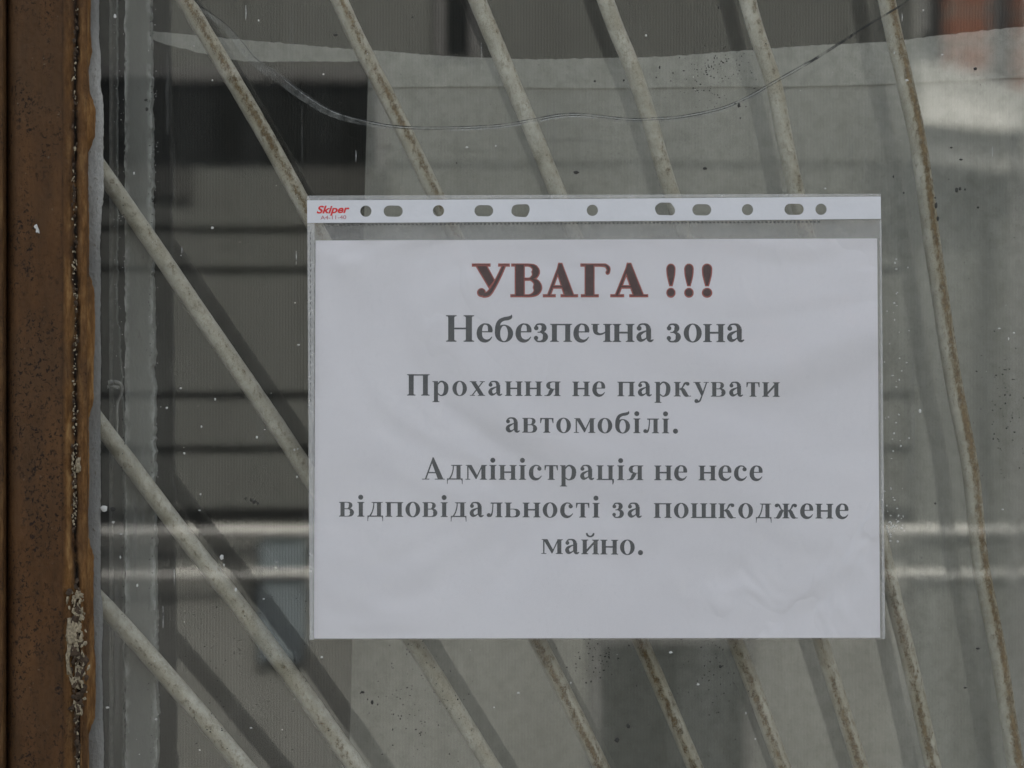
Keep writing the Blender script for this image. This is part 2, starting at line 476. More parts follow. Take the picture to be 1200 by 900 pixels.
CD = .185
cur = empty('half_curtain', 'off-white dusty cotton half curtain behind the bars, with wavy hemmed top edge', 'curtain', P(900, 1230, CD))
top = catmull([(404, 57), (432, 59), (470, 62), (505, 64.5), (555, 67), (620, 69), (690, 68.5), (760, 67), (800, 65), (870, 59),
               (940, 54), (1040, 49), (1075, 45), (1130, 38), (1200, 31), (1330, 20), (1560, 5)], 10)
def top_y(px):
    for (xa, ya), (xb, yb) in zip(top, top[1:]):
        if xa <= px <= xb: return ya + (yb - ya) * (px - xa) / (xb - xa)
    return top[0][1] if px < top[0][0] else top[-1][1]
def left_x(py): return 432 - max(0, py - 70) * .0275
def fold(px, py):
    t = min(1, max(0, (py - 20) / 300))
    return (.0035 * math.sin(px * .022 + .8) + .0022 * math.sin(px * .051 + py * .002) + .0012 * nz(px * .05, py * .01)) * (.35 + .65 * t)
def sheet_grid(name, mat, u0, u1, v_of, rows, d, ragged, parent, left=None, n=300):
    vs, fs = [], []
    for j in range(rows + 1):
        for i in range(n + 1):
            px = u0 + (u1 - u0) * i / n
            ya, yb = v_of(px)
            if ragged: ya += .9 * nz(px * .13) + .8 * nz(px * .5, 3)
            py = ya + (yb - ya) * j / rows
            q = px
            if left:
                lx = left(py); q = lx + (u1 - lx) * i / n
            v = P(q, py, d); v.y += fold(q, py)
            vs.append(v)
    for j in range(rows):
        for i in range(n):
            a = j * (n + 1) + i
            fs.append((a, a + n + 1, a + n + 2, a + 1))
    return mesh(name, vs, fs, mat, parent, True)
sheet_grid('cloth', CLOTH, 432, 1560, lambda x: (top_y(x) + 4, 1230), 60, CD, False, cur, left_x)
sheet_grid('hem', CLOTH_HEM, 432.5, 1560, lambda x: (top_y(x), 102.5 + 1.2 * math.sin(x * .02) - max(0, x - 900) * .035), 5, CD - .0008, True, cur)
sheet_grid('hem_tail', CLOTH_HEM, 178, 434, lambda x: (37 + (x - 178) * .0875, 45 + 27 * min(1, (x - 178) / 110) ** .7 + 1.5 * nz(x * .08, 4)), 4, CD - .004, True, cur, None, 90)

# ------------------------------------------------------------------ inner window
inner = empty('inner_window', 'inner window pane behind the rusty bars, mirroring their dark backs', 'window', (0, .10, Z0 - .35))
b = MB()
p0, p1 = P(104, -200, .10), P(1500, 1100, .10)
b.box(p0.x, p1.x, .0988, .1018, p1.z, p0.z)
b.build('pane', GLASS_IN, inner)
b = MB(); b.box(p0.x - .07, p0.x, .08, .125, p1.z - .05, p0.z + .05); b.build('stile', GREYPAINT, inner)

# ------------------------------------------------------------------ grille of nine bars
BD = .030
grille = empty('window_grille', 'fan of white painted, rusting iron bars between the two panes', 'window grille', P(1420, 2078, BD))
BARS = [  # centre line px, half width px, rust list (py, amount), rust place u, base rust
    ([(60, 655), (120, 708), (220, 820), (287, 900), (420, 1055)], (12.5, 13.5), .40, -.25),
    ([(50, 410), (117, 497), (200, 607), (297, 733), (360, 818), (418, 900), (540, 1070)], (11.5, 13.5), .36, -.1),
    ([(60, 118), (125, 208), (187, 298), (243, 380), (300, 463), (360, 553), (480, 745), (577, 900), (680, 1070)], (11.5, 12), .34, .35),
    ([(120, -160), (217, 0), (302, 143), (360, 248), (500, 500), (630, 750), (705, 900), (790, 1070)], (11.5, 11), .74, .15),
    ([(320, -180), (405, 16), (457, 120), (508, 224), (640, 500), (750, 750), (815, 900), (885, 1070)], (11.5, 10.5), .66, .25),
    ([(478, -190), (560, 2), (597, 90), (653, 225), (770, 525), (862, 752), (918, 900), (980, 1070)], (12, 10.5), .32, .75),
    ([(640, -200), (712, 7), (740, 77), (762, 143), (786, 224), (880, 510), (962, 752), (1009, 900), (1065, 1070)], (11.5, 10.5), .30, .45),
    ([(828, -200), (878, 7), (907, 100), (932, 220), (1000, 500), (1045, 690), (1067, 780), (1094, 900), (1130, 1070)], (11.5, 11), .42, .55),
    ([(1005, -200), (1041, 10), (1060, 93), (1077, 173), (1091, 273), (1115, 433), (1137, 550), (1150, 665), (1170, 767), (1189, 890), (1220, 1070)], (12, 11.5), .95, .42),
]
for bi, (pts, (r0, r1), amt, u0) in enumerate(BARS):
    cl = catmull(pts, 26)
    cl = [(x + .6 * nz(bi * 7, y * .012), y) for x, y in cl]
    vv = [P(x, y, BD) for x, y in cl]
    n = len(vv)
    def rad(i, r0=r0, r1=r1, n=n, bi=bi):
        return (r0 + (r1 - r0) * i / n) * .88 * PX * (1 + .035 * nz(i * .35, bi * 3))
    def rust_and_shade(i, u, v, cl=cl, amt=amt, u0=u0, bi=bi):
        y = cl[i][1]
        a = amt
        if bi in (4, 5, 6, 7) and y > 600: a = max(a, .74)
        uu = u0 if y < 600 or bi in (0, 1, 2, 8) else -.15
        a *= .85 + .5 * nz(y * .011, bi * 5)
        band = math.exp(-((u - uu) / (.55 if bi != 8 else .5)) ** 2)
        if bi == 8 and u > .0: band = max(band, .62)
        if u > .55 and bi > 2: band = max(band, .45)  # right-hand edges darkened as well: side shading put into the rust colour
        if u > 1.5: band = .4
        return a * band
    t = MB(); t.tube(vv, rad, 22, rust_and_shade)
    t.build('bar', ENAMEL, grille, True, 'rust_and_shade')
def ragged_strip(name, xl, xr, d0, d1, mat, parent, rag=2.0, seed=0, n=330, y0=-190, y1=1080, edge_attr=True):
    """an upright slat with ragged paint edges, with real depth"""
    vs, fs, at = [], [], []
    cols = 6
    for j in range(n + 1):
        py = y0 + (y1 - y0) * j / n
        l = (xl(py) if callable(xl) else xl) + rag * .6 * (nz(py * .05, seed) + .7 * nz(py * .23, seed + 4))
        r = (xr(py) if callable(xr) else xr) + rag * (nz(py * .045, seed + 9) + .7 * nz(py * .25, seed + 2))
        for i in range(cols):
            t = i / (cols - 1)
            v = P(l + (r - l) * t, py, d0); vs.append(v); at.append(max(0, 1 - 5 * min(t, 1 - t)) if edge_attr else 0)
        for t in (1, 0):
            v = P(l + (r - l) * t, py, d0); vs.append(Vector((v.x, d1, v.z))); at.append(0)
    c = cols + 2
    for j in range(n):
        for i in range(c):
            a, b2 = j * c + i, j * c + (i + 1) % c
            fs.append((a, a + c, b2 + c, b2))
    fs.append(tuple(range(c))); fs.append(tuple(n * c + i for i in reversed(range(c))))
    return mesh(name, vs, fs, mat, parent, False, {'edge': at})
ragged_strip('side_strip', lambda y: 146 + .0012 * y, lambda y: 176 + .009 * y, .0365, .052, GREYPAINT, grille, 3.2, 1)
t = MB(); t.tube([P(130.5 + .6 * nz(y * .03), y, .050) for y in range(-190, 1081, 10)], 2.6 * PX, 8); t.build('edge_rod', STEEL, grille, True)
ragged_strip('edge_strip', 131, lambda y: 139 + 6 * min(1, max(0, (y - 380) / 120)) - (2 if y < 380 else 0), .054, .062, GREYPAINT, grille, 1.6, 31)
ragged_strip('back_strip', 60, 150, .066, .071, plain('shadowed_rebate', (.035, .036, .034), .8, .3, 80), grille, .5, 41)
t = MB()
t.tube([P(x, y, .036) for x, y in catmull([(127, 449), (134, 448), (140, 449.5), (143, 455), (142, 463), (138.5, 470), (137, 480), (137.5, 492), (137, 505), (136, 530)], 6)],
       lambda i: (3.4 - 1.9 * min(1, i / 30)) * PX, 10)
t.tube([P(126, 453.5, .034), P(133, 453, .034), P(139, 454, .036)], 2.2 * PX, 8)
t.build('hook', STEEL, grille, True)

# ------------------------------------------------------------------ outer window: frame, putty, pane
win = empty('window', 'old window with flaking brown frame at left and dusty cracked pane', 'window', P(60, 1080, 0))
def crack_x(py): return 91 + 3.2 * nz(py * .012, 5) + 1.3 * nz(py * .07, 8) + 3 * min(1, max(0, (py - 640) / 80))
vs, fs, wa, ca = [], [], [], []
N, W0, W1 = 420, 10, 104
cols = 60
for j in range(N + 1):
    py = -190 + 1270 * j / N
    cx = crack_x(py); lip = 77 + 1.5 * nz(py * .03, 2)
    for i in range(cols + 1):
        px = W0 + (W1 - W0) * i / cols
        dep = -.0150
        if px < 26: dep += .0085 * (1 - math.sin((px - W0) / 16 * math.pi / 2))      # rounded edge falling to the groove
        dep += .0006 * nz(px * .09, py * .02) + .00045 * nz(px * .3, py * .12, 4)
        if px > lip: dep += .0016 * min(1, (px - lip) / 4)
        if px > 86: dep += .0045 * ((px - 86) / 18)
        wc = 4.2 + 3.0 * nz(py * .05, 11) + (4 if 690 < py < 800 else 0) * .6
        k = math.exp(-((px - cx) / max(1.2, wc * .75)) ** 2)
        dep += .004 * k * (.6 + .6 * nz(px * .4, py * .2, 2))
        vs.append(P(px, py, 0) + Vector((0, dep, 0)))
        wa.append(min(1, max(0, (px - lip) / 5)) * (1 if px < cx else .55) * (.9 if 180 < py < 700 else .65) * 1.15 + (.25 if px > 99 else 0))
        ca.append(min(1, k * 1.15 + .75 * math.exp(-((px - lip) / 1.1) ** 2) * (.4 + .6 * abs(nz(py * .04, 31))) + (.45 if px < 14 else 0)))  # last term: shade of the groove put into the colour at far left
for j in range(N):
    for i in range(cols):
        a = j * (cols + 1) + i
        fs.append((a, a + cols + 1, a + cols + 2, a + 1))
base = len(vs)
for j in range(N + 1):                     # sides, so the board has real thickness
    py = -190 + 1270 * j / N
    for px in (W0, W1):
        v = P(px, py, 0); vs.append(Vector((v.x, .02 if px == W0 else -.004, v.z))); wa.append(0); ca.append(0)
for j in range(N):
    a, c = j * (cols + 1), base + 2 * j
    fs.append((a, c, c + 2, a + cols + 1))
    a += cols; c += 1
    fs.append((a, a + cols + 1, c + 2, c))
mesh('stile', vs, fs, BROWN, win, True, {'worn': wa, 'crack': ca})
# casing board left of the groove
b = MB()
vs, fs = [], []
for j in range(61):
    py = -190 + 1270 * j / 60
    for px, dep in ((-520, .0), (-520, -.019), (3, -.017), (7.5, -.0155), (9.8, -.011), (10.2, .01)):
        v = P(px + .4 * nz(py * .05, px), py, 0); vs.append(Vector((v.x, dep, v.z)))
for j in range(60):
    for i in range(5):
        a = j * 6 + i; fs.append((a, a + 6, a + 7, a + 1))
mesh('casing', vs, fs, BROWN, win, False, {'worn': [.55] * len(vs), 'crack': [.25] * len(vs)})
b = MB(); b.box(P(-500, 0, 0).x, P(102, 0, 0).x, .003, .028, P(0, 1080, 0).z, P(0, -190, 0).z)
b.build('rebate', CRUMB_DARK, win)
# bead of brown paint lapped on the glass
def bead_r(py):
    r = 106.5 + 3 * nz(py * .012, 17) + 1.2 * nz(py * .06, 3)
    if py < 70: r += .5 + 4 * max(0, (py - 35) / 35)
    elif py < 118: r -= 3
    elif py < 170: r += 6.5
    elif py < 330: r -= 2.5
    elif py < 480: r += 6
    elif py < 640: r -= 3
    elif py < 850: r += 5 + (py - 640) / 80
    else: r -= 2
    return r
SM = {}
def bead_smooth(py):
    k = round(py, 2)
    if k not in SM: SM[k] = 109 + .75 * (sum(bead_r(py + d) for d in (-8, -4, 0, 4, 8)) / 5 - 109) + .7 * nz(py * .16, 2) + .4 * nz(py * .5, 6)
    return SM[k]
vs, fs, at = [], [], []
N2 = 420
for j in range(N2 + 1):
    py = -190 + 1270 * j / N2
    r = bead_smooth(py)
    for i in range(9):
        t = i / 8; px = 97 + (r - 97) * t
        dep = -.0105 + .0092 * t ** 1.5 + .0004 * nz(px * .4, py * .05, 3)
        if i == 8: dep = .0002
        vs.append(P(px, py, 0) + Vector((0, dep, 0))); at.append(.7 + .7 * t)
for j in range(N2):
    for i in range(8):
        a = j * 9 + i; fs.append((a, a + 9, a + 10, a + 1))
mesh('glazing_bead', vs, fs, BROWN, win, True, {'worn': at, 'crack': [0] * len(vs)})
# whitish putty smear
def putty_r(py):
    r = 117 + 1.6 * nz(py * .02, 21) + .8 * nz(py * .12, 5)
    if py < 55: r -= 1
    elif py < 110: r += 1
    elif py < 235: r += 4.5
    elif py < 300: r += 3 - (py - 235) / 20
    elif py < 700: r += 1.0
    elif py < 850: r += 3
    else: r += 4.5
    return r
vs, fs, at = [], [], []
for j in range(N2 + 1):
    py = -190 + 1270 * j / N2
    l = bead_smooth(py) - 6
    r = sum(putty_r(py + d) for d in (-9, -5, -2, 0, 2, 5, 9)) / 7 + .9 * nz(py * .2, 12) + .5 * nz(py * .6, 3)
    for i in range(7):
        t = i / 6; px = l + (r - l) * t
        at.append((.18 + .72 * max(0, min(1, (py - 20) / 70, (310 - py) / 90)) + .25 * max(0, min(1, (py - 840) / 50))) * (.35 + .65 * t))
        dep = -.0014 * math.sqrt(max(0, 1 - t ** 3)) - .0003 * nz(px * .3, py * .05, 8) * (1 - t) if i < 6 else .0003
        vs.append(P(px, py, 0) + Vector((0, dep, 0)))
for j in range(N2):
    for i in range(6):
        a = j * 7 + i; fs.append((a, a + 7, a + 8, a + 1))
mesh('putty', vs, fs, PUTTY, win, True, {'white': at})
# crumbs of old putty in the split
def crumbs(mat, n, pick, smin, smax, seed):
    rnd = random.Random(seed); b = MB()
    for _ in range(n):
        py = pick(rnd); wide = 1 if 690 < py < 830 else 0
        px = crack_x(py) + rnd.gauss(0, 1.3 + 2.6 * wide); s = rnd.uniform(smin, smax) * (1 + .9 * wide) * PX
        c = P(px, py, 0) + Vector((0, -.0135 - rnd.uniform(0, .0012), 0))
        bm = bmesh.new(); bmesh.ops.create_icosphere(bm, subdivisions=1, radius=1)
        sx, sy, sz = rnd.uniform(.5, 1), rnd.uniform(.4, .8), rnd.uniform(.7, 1.9)
        a = rnd.uniform(-.5, .5)
        vv = []
        for v in bm.verts:
            q = v.co * (1 + .45 * rnd.uniform(-1, 1))
            q = Vector((q.x * sx * math.cos(a) + q.z * sz * math.sin(a), q.y * sy, -q.x * sx * math.sin(a) + q.z * sz * math.cos(a)))
            vv.append(c + q * s)
        b.add(vv, [tuple(v.index for v in f.verts) for f in bm.faces]); bm.free()
    return b
crumbs(CRUMB, 420, lambda r: r.choice([r.uniform(-180, 330), r.uniform(520, 620), r.uniform(690, 800), r.uniform(700, 790), r.uniform(800, 1000), r.uniform(300, 560)]), .4, 1.7, 3).build('putty_crumbs', CRUMB, win, False, None, 'stuff')
crumbs(CRUMB_DARK, 220, lambda r: r.uniform(-180, 1060) if r.random() < .6 else r.uniform(760, 920), .9, 2.6, 5).build('wood_splinters', CRUMB_DARK, win, False, None, 'stuff')
def flake(pts, d, th, mat, seed):
    """a flat flake of putty with a rough outline"""
    rnd = random.Random(seed); b = MB(); o = []
    for (xa, ya), (xb, yb) in zip(pts, pts[1:] + pts[:1]):
        for k in range(6):
            t = k / 6; o.append((xa + (xb - xa) * t + rnd.uniform(-1, 1), ya + (yb - ya) * t + rnd.uniform(-1, 1)))
    cx, cy = sum(p[0] for p in o) / len(o), sum(p[1] for p in o) / len(o)
    n = len(o)
    v = [P(x, y, 0) + Vector((0, d, 0)) for x, y in o] + [P(cx + (x - cx) * .75, cy + (y - cy) * .75, 0) + Vector((0, d - th + rnd.uniform(-.0003, .0003), 0)) for x, y in o]
    v.append(P(cx, cy, 0) + Vector((0, d - th, 0)))
    b.add(v, [(i, (i + 1) % n, n + (i + 1) % n, n + i) for i in range(n)] + [(n + i, n + (i + 1) % n, 2 * n) for i in range(n)])
    return b.build('putty_flake', mat, win)
flake([(83, 722), (92, 722), (96, 738), (95, 752), (84, 756), (80, 744)], -.0135, .0016, CRUMB, 1)
flake([(82, 752), (88, 752), (85, 772), (88, 790), (82, 788), (80, 768)], -.0135, .0014, CRUMB, 2)
flake([(92, 776), (98, 778), (98, 800), (90, 796)], -.0135, .0014, CRUMB, 3)
flake([(84, 790), (94, 796), (98, 806), (88, 804)], -.0135, .0012, CRUMB, 4)
flake([(90, 818), (99, 822), (100, 836), (92, 836)], -.0135, .0012, CRUMB, 6)
flake([(93, 536), (98, 535), (98, 552), (92, 553)], -.0138, .0010, CRUMB, 5)
flake([(44, 265), (48, 264), (52, 275), (47, 275)], -.0148, .0008, SPECK, 8)
# the pane
b = MB(); q0, q1 = P(100, -190, 0), P(1490, 1080, 0)
b.box(q0.x, q1.x, 0, .003, q1.z, q0.z)
pane = b.build('pane', GLASS_OUT, win)
pane['label'] = 'dusty pane with a long curved crack across its top'
def ribbon(b, pts, wid, dy, off=0.0):
    vs = []
    for i, (x, y) in enumerate(pts):
        xa, ya = pts[max(i - 1, 0)]; xb, yb = pts[min(i + 1, len(pts) - 1)]
        l = math.hypot(xb - xa, yb - ya) or 1; nx_, ny_ = -(yb - ya) / l, (xb - xa) / l
        o = off(i) if callable(off) else off; wd = wid(i) if callable(wid) else wid
        for sgn in (-1, 1):
            vs.append(P(x + nx_ * (o + sgn * wd / 2), y + ny_ * (o + sgn * wd / 2), 0) + Vector((0, dy, 0)))
    b.add(vs, [(2 * i, 2 * i + 1, 2 * i + 3, 2 * i + 2) for i in range(len(pts) - 1)])
CRK = catmull([(205, -40), (226, 0), (247, 16), (268, 33), (283, 50), (300, 70), (330, 91), (355, 110), (390, 131), (432, 143), (470, 149), (520, 150), (580, 147.5),
               (620, 141.5), (655, 135), (680, 134), (700, 136), (740, 140), (770, 139), (800, 136.5), (845, 127), (878, 113), (906, 97), (950, 72),
               (985, 50), (1020, 28), (1065, 0), (1110, -40)], 8)
def cw(i):       # how strongly the crack shows along its length
    x = CRK[i][0]
    return .55 + .5 * abs(nz(x * .02, 1)) + (.9 if x > 940 else .1)
b = MB(); ribbon(b, CRK, lambda i: 1.5 * cw(i), -.00030, lambda i: -1.2 if CRK[i][0] < 950 else -.3)
ribbon(b, [p for p in CRK if 430 < p[0] < 1000], .95, -.00034, 1.3)
b.build('crack', CRACK_DARK, pane)
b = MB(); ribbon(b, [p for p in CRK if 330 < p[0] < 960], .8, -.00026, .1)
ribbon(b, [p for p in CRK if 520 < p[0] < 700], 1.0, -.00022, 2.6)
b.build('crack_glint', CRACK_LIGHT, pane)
b = MB(); hz_pts = [p for p in CRK if 232 < p[0] < 470]
ribbon(b, hz_pts, lambda i: 2 + 9 * math.sin(math.pi * i / (len(hz_pts) - 1)), -.00018, lambda i: 2.5)
hz2 = [p for p in CRK if 520 < p[0] < 900]
ribbon(b, hz2, lambda i: 4, -.00018, 2.0)
b.build('crack_haze', CRACK_HAZE, pane)
def specks(name, spots, mat, dy, seed):
    rnd = random.Random(seed); b = MB()
    for x, y, r in spots:
        n = 9; c = P(x, y, 0); st = rnd.uniform(.7, 1.4)
        rim = [c + Vector((math.cos(2 * math.pi * k / n) * r * PX * rnd.uniform(.7, 1.2) * st, dy, math.sin(2 * math.pi * k / n) * r * PX * rnd.uniform(.7, 1.2) / st)) for k in range(n)]
        b.add(rim + [c + Vector((0, dy - r * PX * .5, 0))], [(k, (k + 1) % n, n) for k in range(n)])
    return b.build(name, mat, pane, True, None, 'stuff')
rnd = random.Random(11)
ws = [(134.5, 19, 2.3), (157, 203, 1.5), (249, 267, 1.6), (303, 24, 1.1), (249, 94, .9), (379, 87, 1.0), (252, 468, 1.5), (195.5, 478, 1.6), (301, 512.5, 1.5), (350, 404, 1.3),
      (216, 531, 1.4), (236, 500, 1.2), (235, 579, 1.2), (260, 653, 2.8), (262.5, 662, 1.2), (133, 612, 1.8), (142, 626, 1.4), (141, 653, 1.4), (161, 686, 1.6), (309, 702, 1.2), (276.5, 691, 2.1),
      (377, 770, 1.4), (294, 853, 1.3), (183, 843, 1.4), (126, 829, 2), (122, 596, 4.0), (547, 172.5, 1.4), (581, 171, 1.1), (757, 41.5, 1.2), (786, 764.5, 1.8), (818, 802, 1.5), (607.5, 812, 1.6), (579, 829, 1.1),
      (669, 800, 1.2), (874, 835.5, 1.1), (885, 866, 1.1), (1063, 94, 1.7), (1082, 12, 1.1), (1104, 64, 1.2), (1048, 62, 1), (967, 221, 1.2), (1078, 481.5, 2), (1171, 385, 1.2), (1188, 390, 1.2), (1182, 397, 1.2), (1175, 597, 1.2),
      (234, 879, .9), (212, 455, 1.2), (345, 527, 1.1), (349, 526, 1), (234, 598, 1.1), (348, 559, 1.2)]
ws += [(rnd.uniform(118, 1200), rnd.uniform(0, 900), rnd.uniform(.35, .7)) for _ in range(45)]
ws += [(rnd.gauss(1050, 7), rnd.uniform(300, 625), rnd.uniform(.5, 1.3)) for _ in range(46)]
ws += [(rnd.gauss(1049, 6), rnd.gauss(620, 7), rnd.uniform(.6, 1.4)) for _ in range(30)]
ws += [(rnd.gauss(181.5 + .002 * y_, 2.2), y_, rnd.uniform(.25, .6)) for y_ in [rnd.uniform(-5, 905) for _ in range(80)]]
ws += [(rnd.uniform(133, 146), rnd.uniform(0, 470), rnd.uniform(.25, .6)) for _ in range(60)]
specks('splash_specks', ws, SPECK, -.00012, 1)
ds = [(675, 202, 2.6), (866, 123.5, 2.4), (826, 197.5, 2), (1143, 80.5, 2), (842, 9, 1.4), (1121, 223, 3), (1125, 221, 2), (1131, 222, 1.4), (1097, 241, 2.6), (1099, 256, 2.3), (1096, 232, 1.3), (1059, 226, 1.3), (1047, 207, 1.2),
      (1115, 173, 1.3), (1126, 187, 1.6), (1146, 243, 1.4), (1146, 760, 1.8), (1131, 806, 1.4), (736, 851, 2.6), (723, 867, 3), (844, 781, 2), (436, 823, 2.2), (425, 811, 2), (393, 41, 2.2), (773, 79, 1.5), (483, 20, 1.4),
      (298, 588, 2.4), (294, 586, 2), (302, 590, 2), (288, 584, 1.6), (1096, 590, 1.2), (171, 117, 1.8), (172, 128, 2.2), (132, 597, 3), (116, 206, 1.6), (697, 95, 1.4), (731, 94, 1.3), (535, 191, 1.1)]
ds += [(rnd.gauss(840, 22), rnd.gauss(85, 20), rnd.uniform(.4, 1.0)) for _ in range(120)]
ds += [(rnd.gauss(490, 35), rnd.gauss(815, 40), rnd.uniform(.4, 1.0)) for _ in range(110)]
ds += [(rnd.gauss(700, 20), rnd.gauss(770, 18), rnd.uniform(.5, 1.2)) for _ in range(60)]
ds += [(rnd.gauss(840, 20), rnd.gauss(790, 25), rnd.uniform(.4, .9)) for _ in range(60)]
ds += [(rnd.gauss(1180, 14), rnd.gauss(480, 45), rnd.uniform(.4, 1.1)) for _ in range(70)]
ds += [(rnd.uniform(180, 1200), rnd.uniform(0, 900), rnd.uniform(.25, .6)) for _ in range(160)]
ds += [(rnd.uniform(215, 360), rnd.uniform(690, 880), rnd.uniform(.4, 1.0)) for _ in range(90)]
ds += [(rnd.gauss(177, 1.8), rnd.uniform(0, 900), rnd.uniform(.3, .8)) for _ in range(90)]
ds += [(rnd.gauss(144, 1.2), rnd.uniform(0, 900), rnd.uniform(.3, .9)) for _ in range(70)]
specks('fly_dirt', ds, FLY, -.00009, 2)
b = MB()
for x, y, l in ((564, 50, 22), (417, 176, 14), (288, 6, 18), (204, 667, 18), (1057, 15, 10), (213, 289, 8), (1163, 172, 12), (191, 710, 26), (347, 294, 16)):
    ribbon(b, [(x, y), (x + .3, y + l * .5), (x, y + l)], lambda i: (.3, .9, .3)[i], -.0001)
b.build('scratches', see_mat('scratch_in_glass', (.7, .7, .68), .8), pane, False, None, 'stuff')

rnd = random.Random(23)
b = MB()
for _ in range(22):
    x = rnd.choice([rnd.uniform(118, 360), rnd.uniform(1040, 1195), rnd.uniform(380, 1020)]); y = rnd.uniform(0, 190) if 360 < x < 1036 else rnd.uniform(0, 760)
    L = min(rnd.uniform(40, 170), 222 - y if 360 < x < 1036 else 170); wd = rnd.uniform(2, 6)
    ribbon(b, [(x + 1.2 * nz(k, x), y + L * k / 8) for k in range(9)], lambda i, wd=wd: wd * (.35 + .65 * math.sin(math.pi * (i + .5) / 9)), -.00006)
b.build('drip_streaks', see_mat('dried_rain_drip', (.45, .45, .42), .075), pane, False, None, 'stuff')

# ------------------------------------------------------------------ plastic sleeve with punched edge
sleeve = empty('plastic_sleeve', 'clear punched plastic sleeve stuck on the window pane, white strip along its top', 'sleeve', P(698, 749, 0))
def lerp(a, b, t): return a + (b - a) * t
TL, TR, BR, BL = (360, 230), (1031.5, 228), (1036, 749), (363, 749.5)
def slv(u, v):
    return (lerp(lerp(TL[0], TR[0], u), lerp(BL[0], BR[0], u), v), lerp(lerp(TL[1], TR[1], u), lerp(BL[1], BR[1], u), v))
def slab(name, quad, y0, y1, mat, parent, n=1):
    b = MB(); b.prism([(P(x, y, 0).x, P(x, y, 0).z) for x, y in quad], y0, y1)
    return b.build(name, mat, parent)
HOLES_S = [(429, 247.8, 6.6, 0), (461, 247.8, 6.6, 4.6), (514, 247.3, 6.6, 0), (567, 247.3, 6.6, 4.4), (610, 246.8, 7.6, 3.6), (694, 246.8, 6.6, 0), (779, 245.8, 7.6, 4.2),
           (822, 246.2, 6.7, 4.4), (875.5, 246, 6.6, 0), (930, 245.6, 6.6, 4.6), (961.5, 245.6, 6.6, 0)]
def hole_outline(cx, cy, r, e, seed):
    o = []
    for k in range(28):
        th = 2 * math.pi * k / 28
        x, y = r * math.cos(th), r * math.sin(th)
        x += e if math.cos(th) > 0 else -e
        if r > 7: x *= 1 + .07 * math.sin(2 * th + seed); y *= .98 + .10 * math.sin(3 * th + seed)
        o.append((cx + x, cy + y))
    return o
from mathutils.geometry import tessellate_polygon
def holed(name, outer, holes, y0, y1, mat, parent):
    loops = [outer] + holes
    flat = [p for l in loops for p in l]
    tri = tessellate_polygon([[Vector((x, y, 0)) for x, y in l] for l in loops])
    n = len(flat); b = MB()
    v0 = [Vector((P(x, y, 0).x, y0, P(x, y, 0).z)) for x, y in flat]; v1 = [Vector((v.x, y1, v.z)) for v in v0]
    fs = [tuple(t) for t in tri] + [tuple(i + n for i in reversed(t)) for t in tri]
    k = 0
    for l in loops:
        m_ = len(l)
        fs += [(k + i, k + (i + 1) % m_, k + (i + 1) % m_ + n, k + i + n) for i in range(m_)]
        k += m_
    b.add(v0 + v1, fs)
    return b.build(name, mat, parent)
holes = [hole_outline(*h, i) for i, h in enumerate(HOLES_S)]
edge_top = [(360.3, 235), (500, 234.4), (700, 233.3), (860, 232), (1031.4, 230.6)]
edge_bot = [(1031.6, 256.8), (860, 258.3), (700, 259.6), (500, 261), (360.5, 261.6)]
holed('binding_strip', edge_top + edge_bot, holes, -.0034, -.0030, STRIP, sleeve)
strip = [o for o in sleeve.children if o.name.startswith('binding_strip')][0]
slab('top_weld', [(360, 229.6), (1031.5, 227.4), (1031.5, 230.3), (360, 234.7)], -.0033, -.0029, FILM_EDGE, sleeve)
body_q = [(360.6, 262), (1031.6, 257.2), (1036, 749), (363, 749.5)]
slab('rear_film', [(360.6, 262), (1031.6, 257.2), (1035, 748.4), (364, 748.9)], -.0014, -.0013, FILM_BACK, sleeve)
slab('front_film', body_q, -.0040, -.0039, FILM, sleeve)
slab('side_weld', [(360.6, 262.2), (369.2, 262), (367.6, 749), (363.4, 749.2)], -.0046, -.0042, FILM_EDGE, sleeve)
slab('side_weld', [(1030.2, 258), (1031.9, 257.8), (1036.4, 748), (1033.4, 748)], -.0046, -.0042, FILM_EDGE, sleeve)
b = MB()
x = 384
while x < 962:
    y = lerp(264.0, 259.9, (x - 360) / 672)
    ribbon(b, [(x, y), (x + 2.5, y)], 1.6, -.0042); x += 4.7
y = 272
while y < 470:
    ribbon(b, [(364.2 + (y % 3) * .1, y), (364.3, y + 3.0)], .7, -.0048); y += 6.3
b.build('weld_stitches', WELD, sleeve, False, None, 'stuff')

# ------------------------------------------------------------------ the notice
paper_q = [(370, 282), (1027.5, 279.5), (1031, 747), (368, 748)]
notice = slab('paper_notice', paper_q, -.0021, -.0019, PAPER, None)
notice['label'] = 'white printed paper warning notice inside the clear plastic sleeve'
notice['category'] = 'notice'

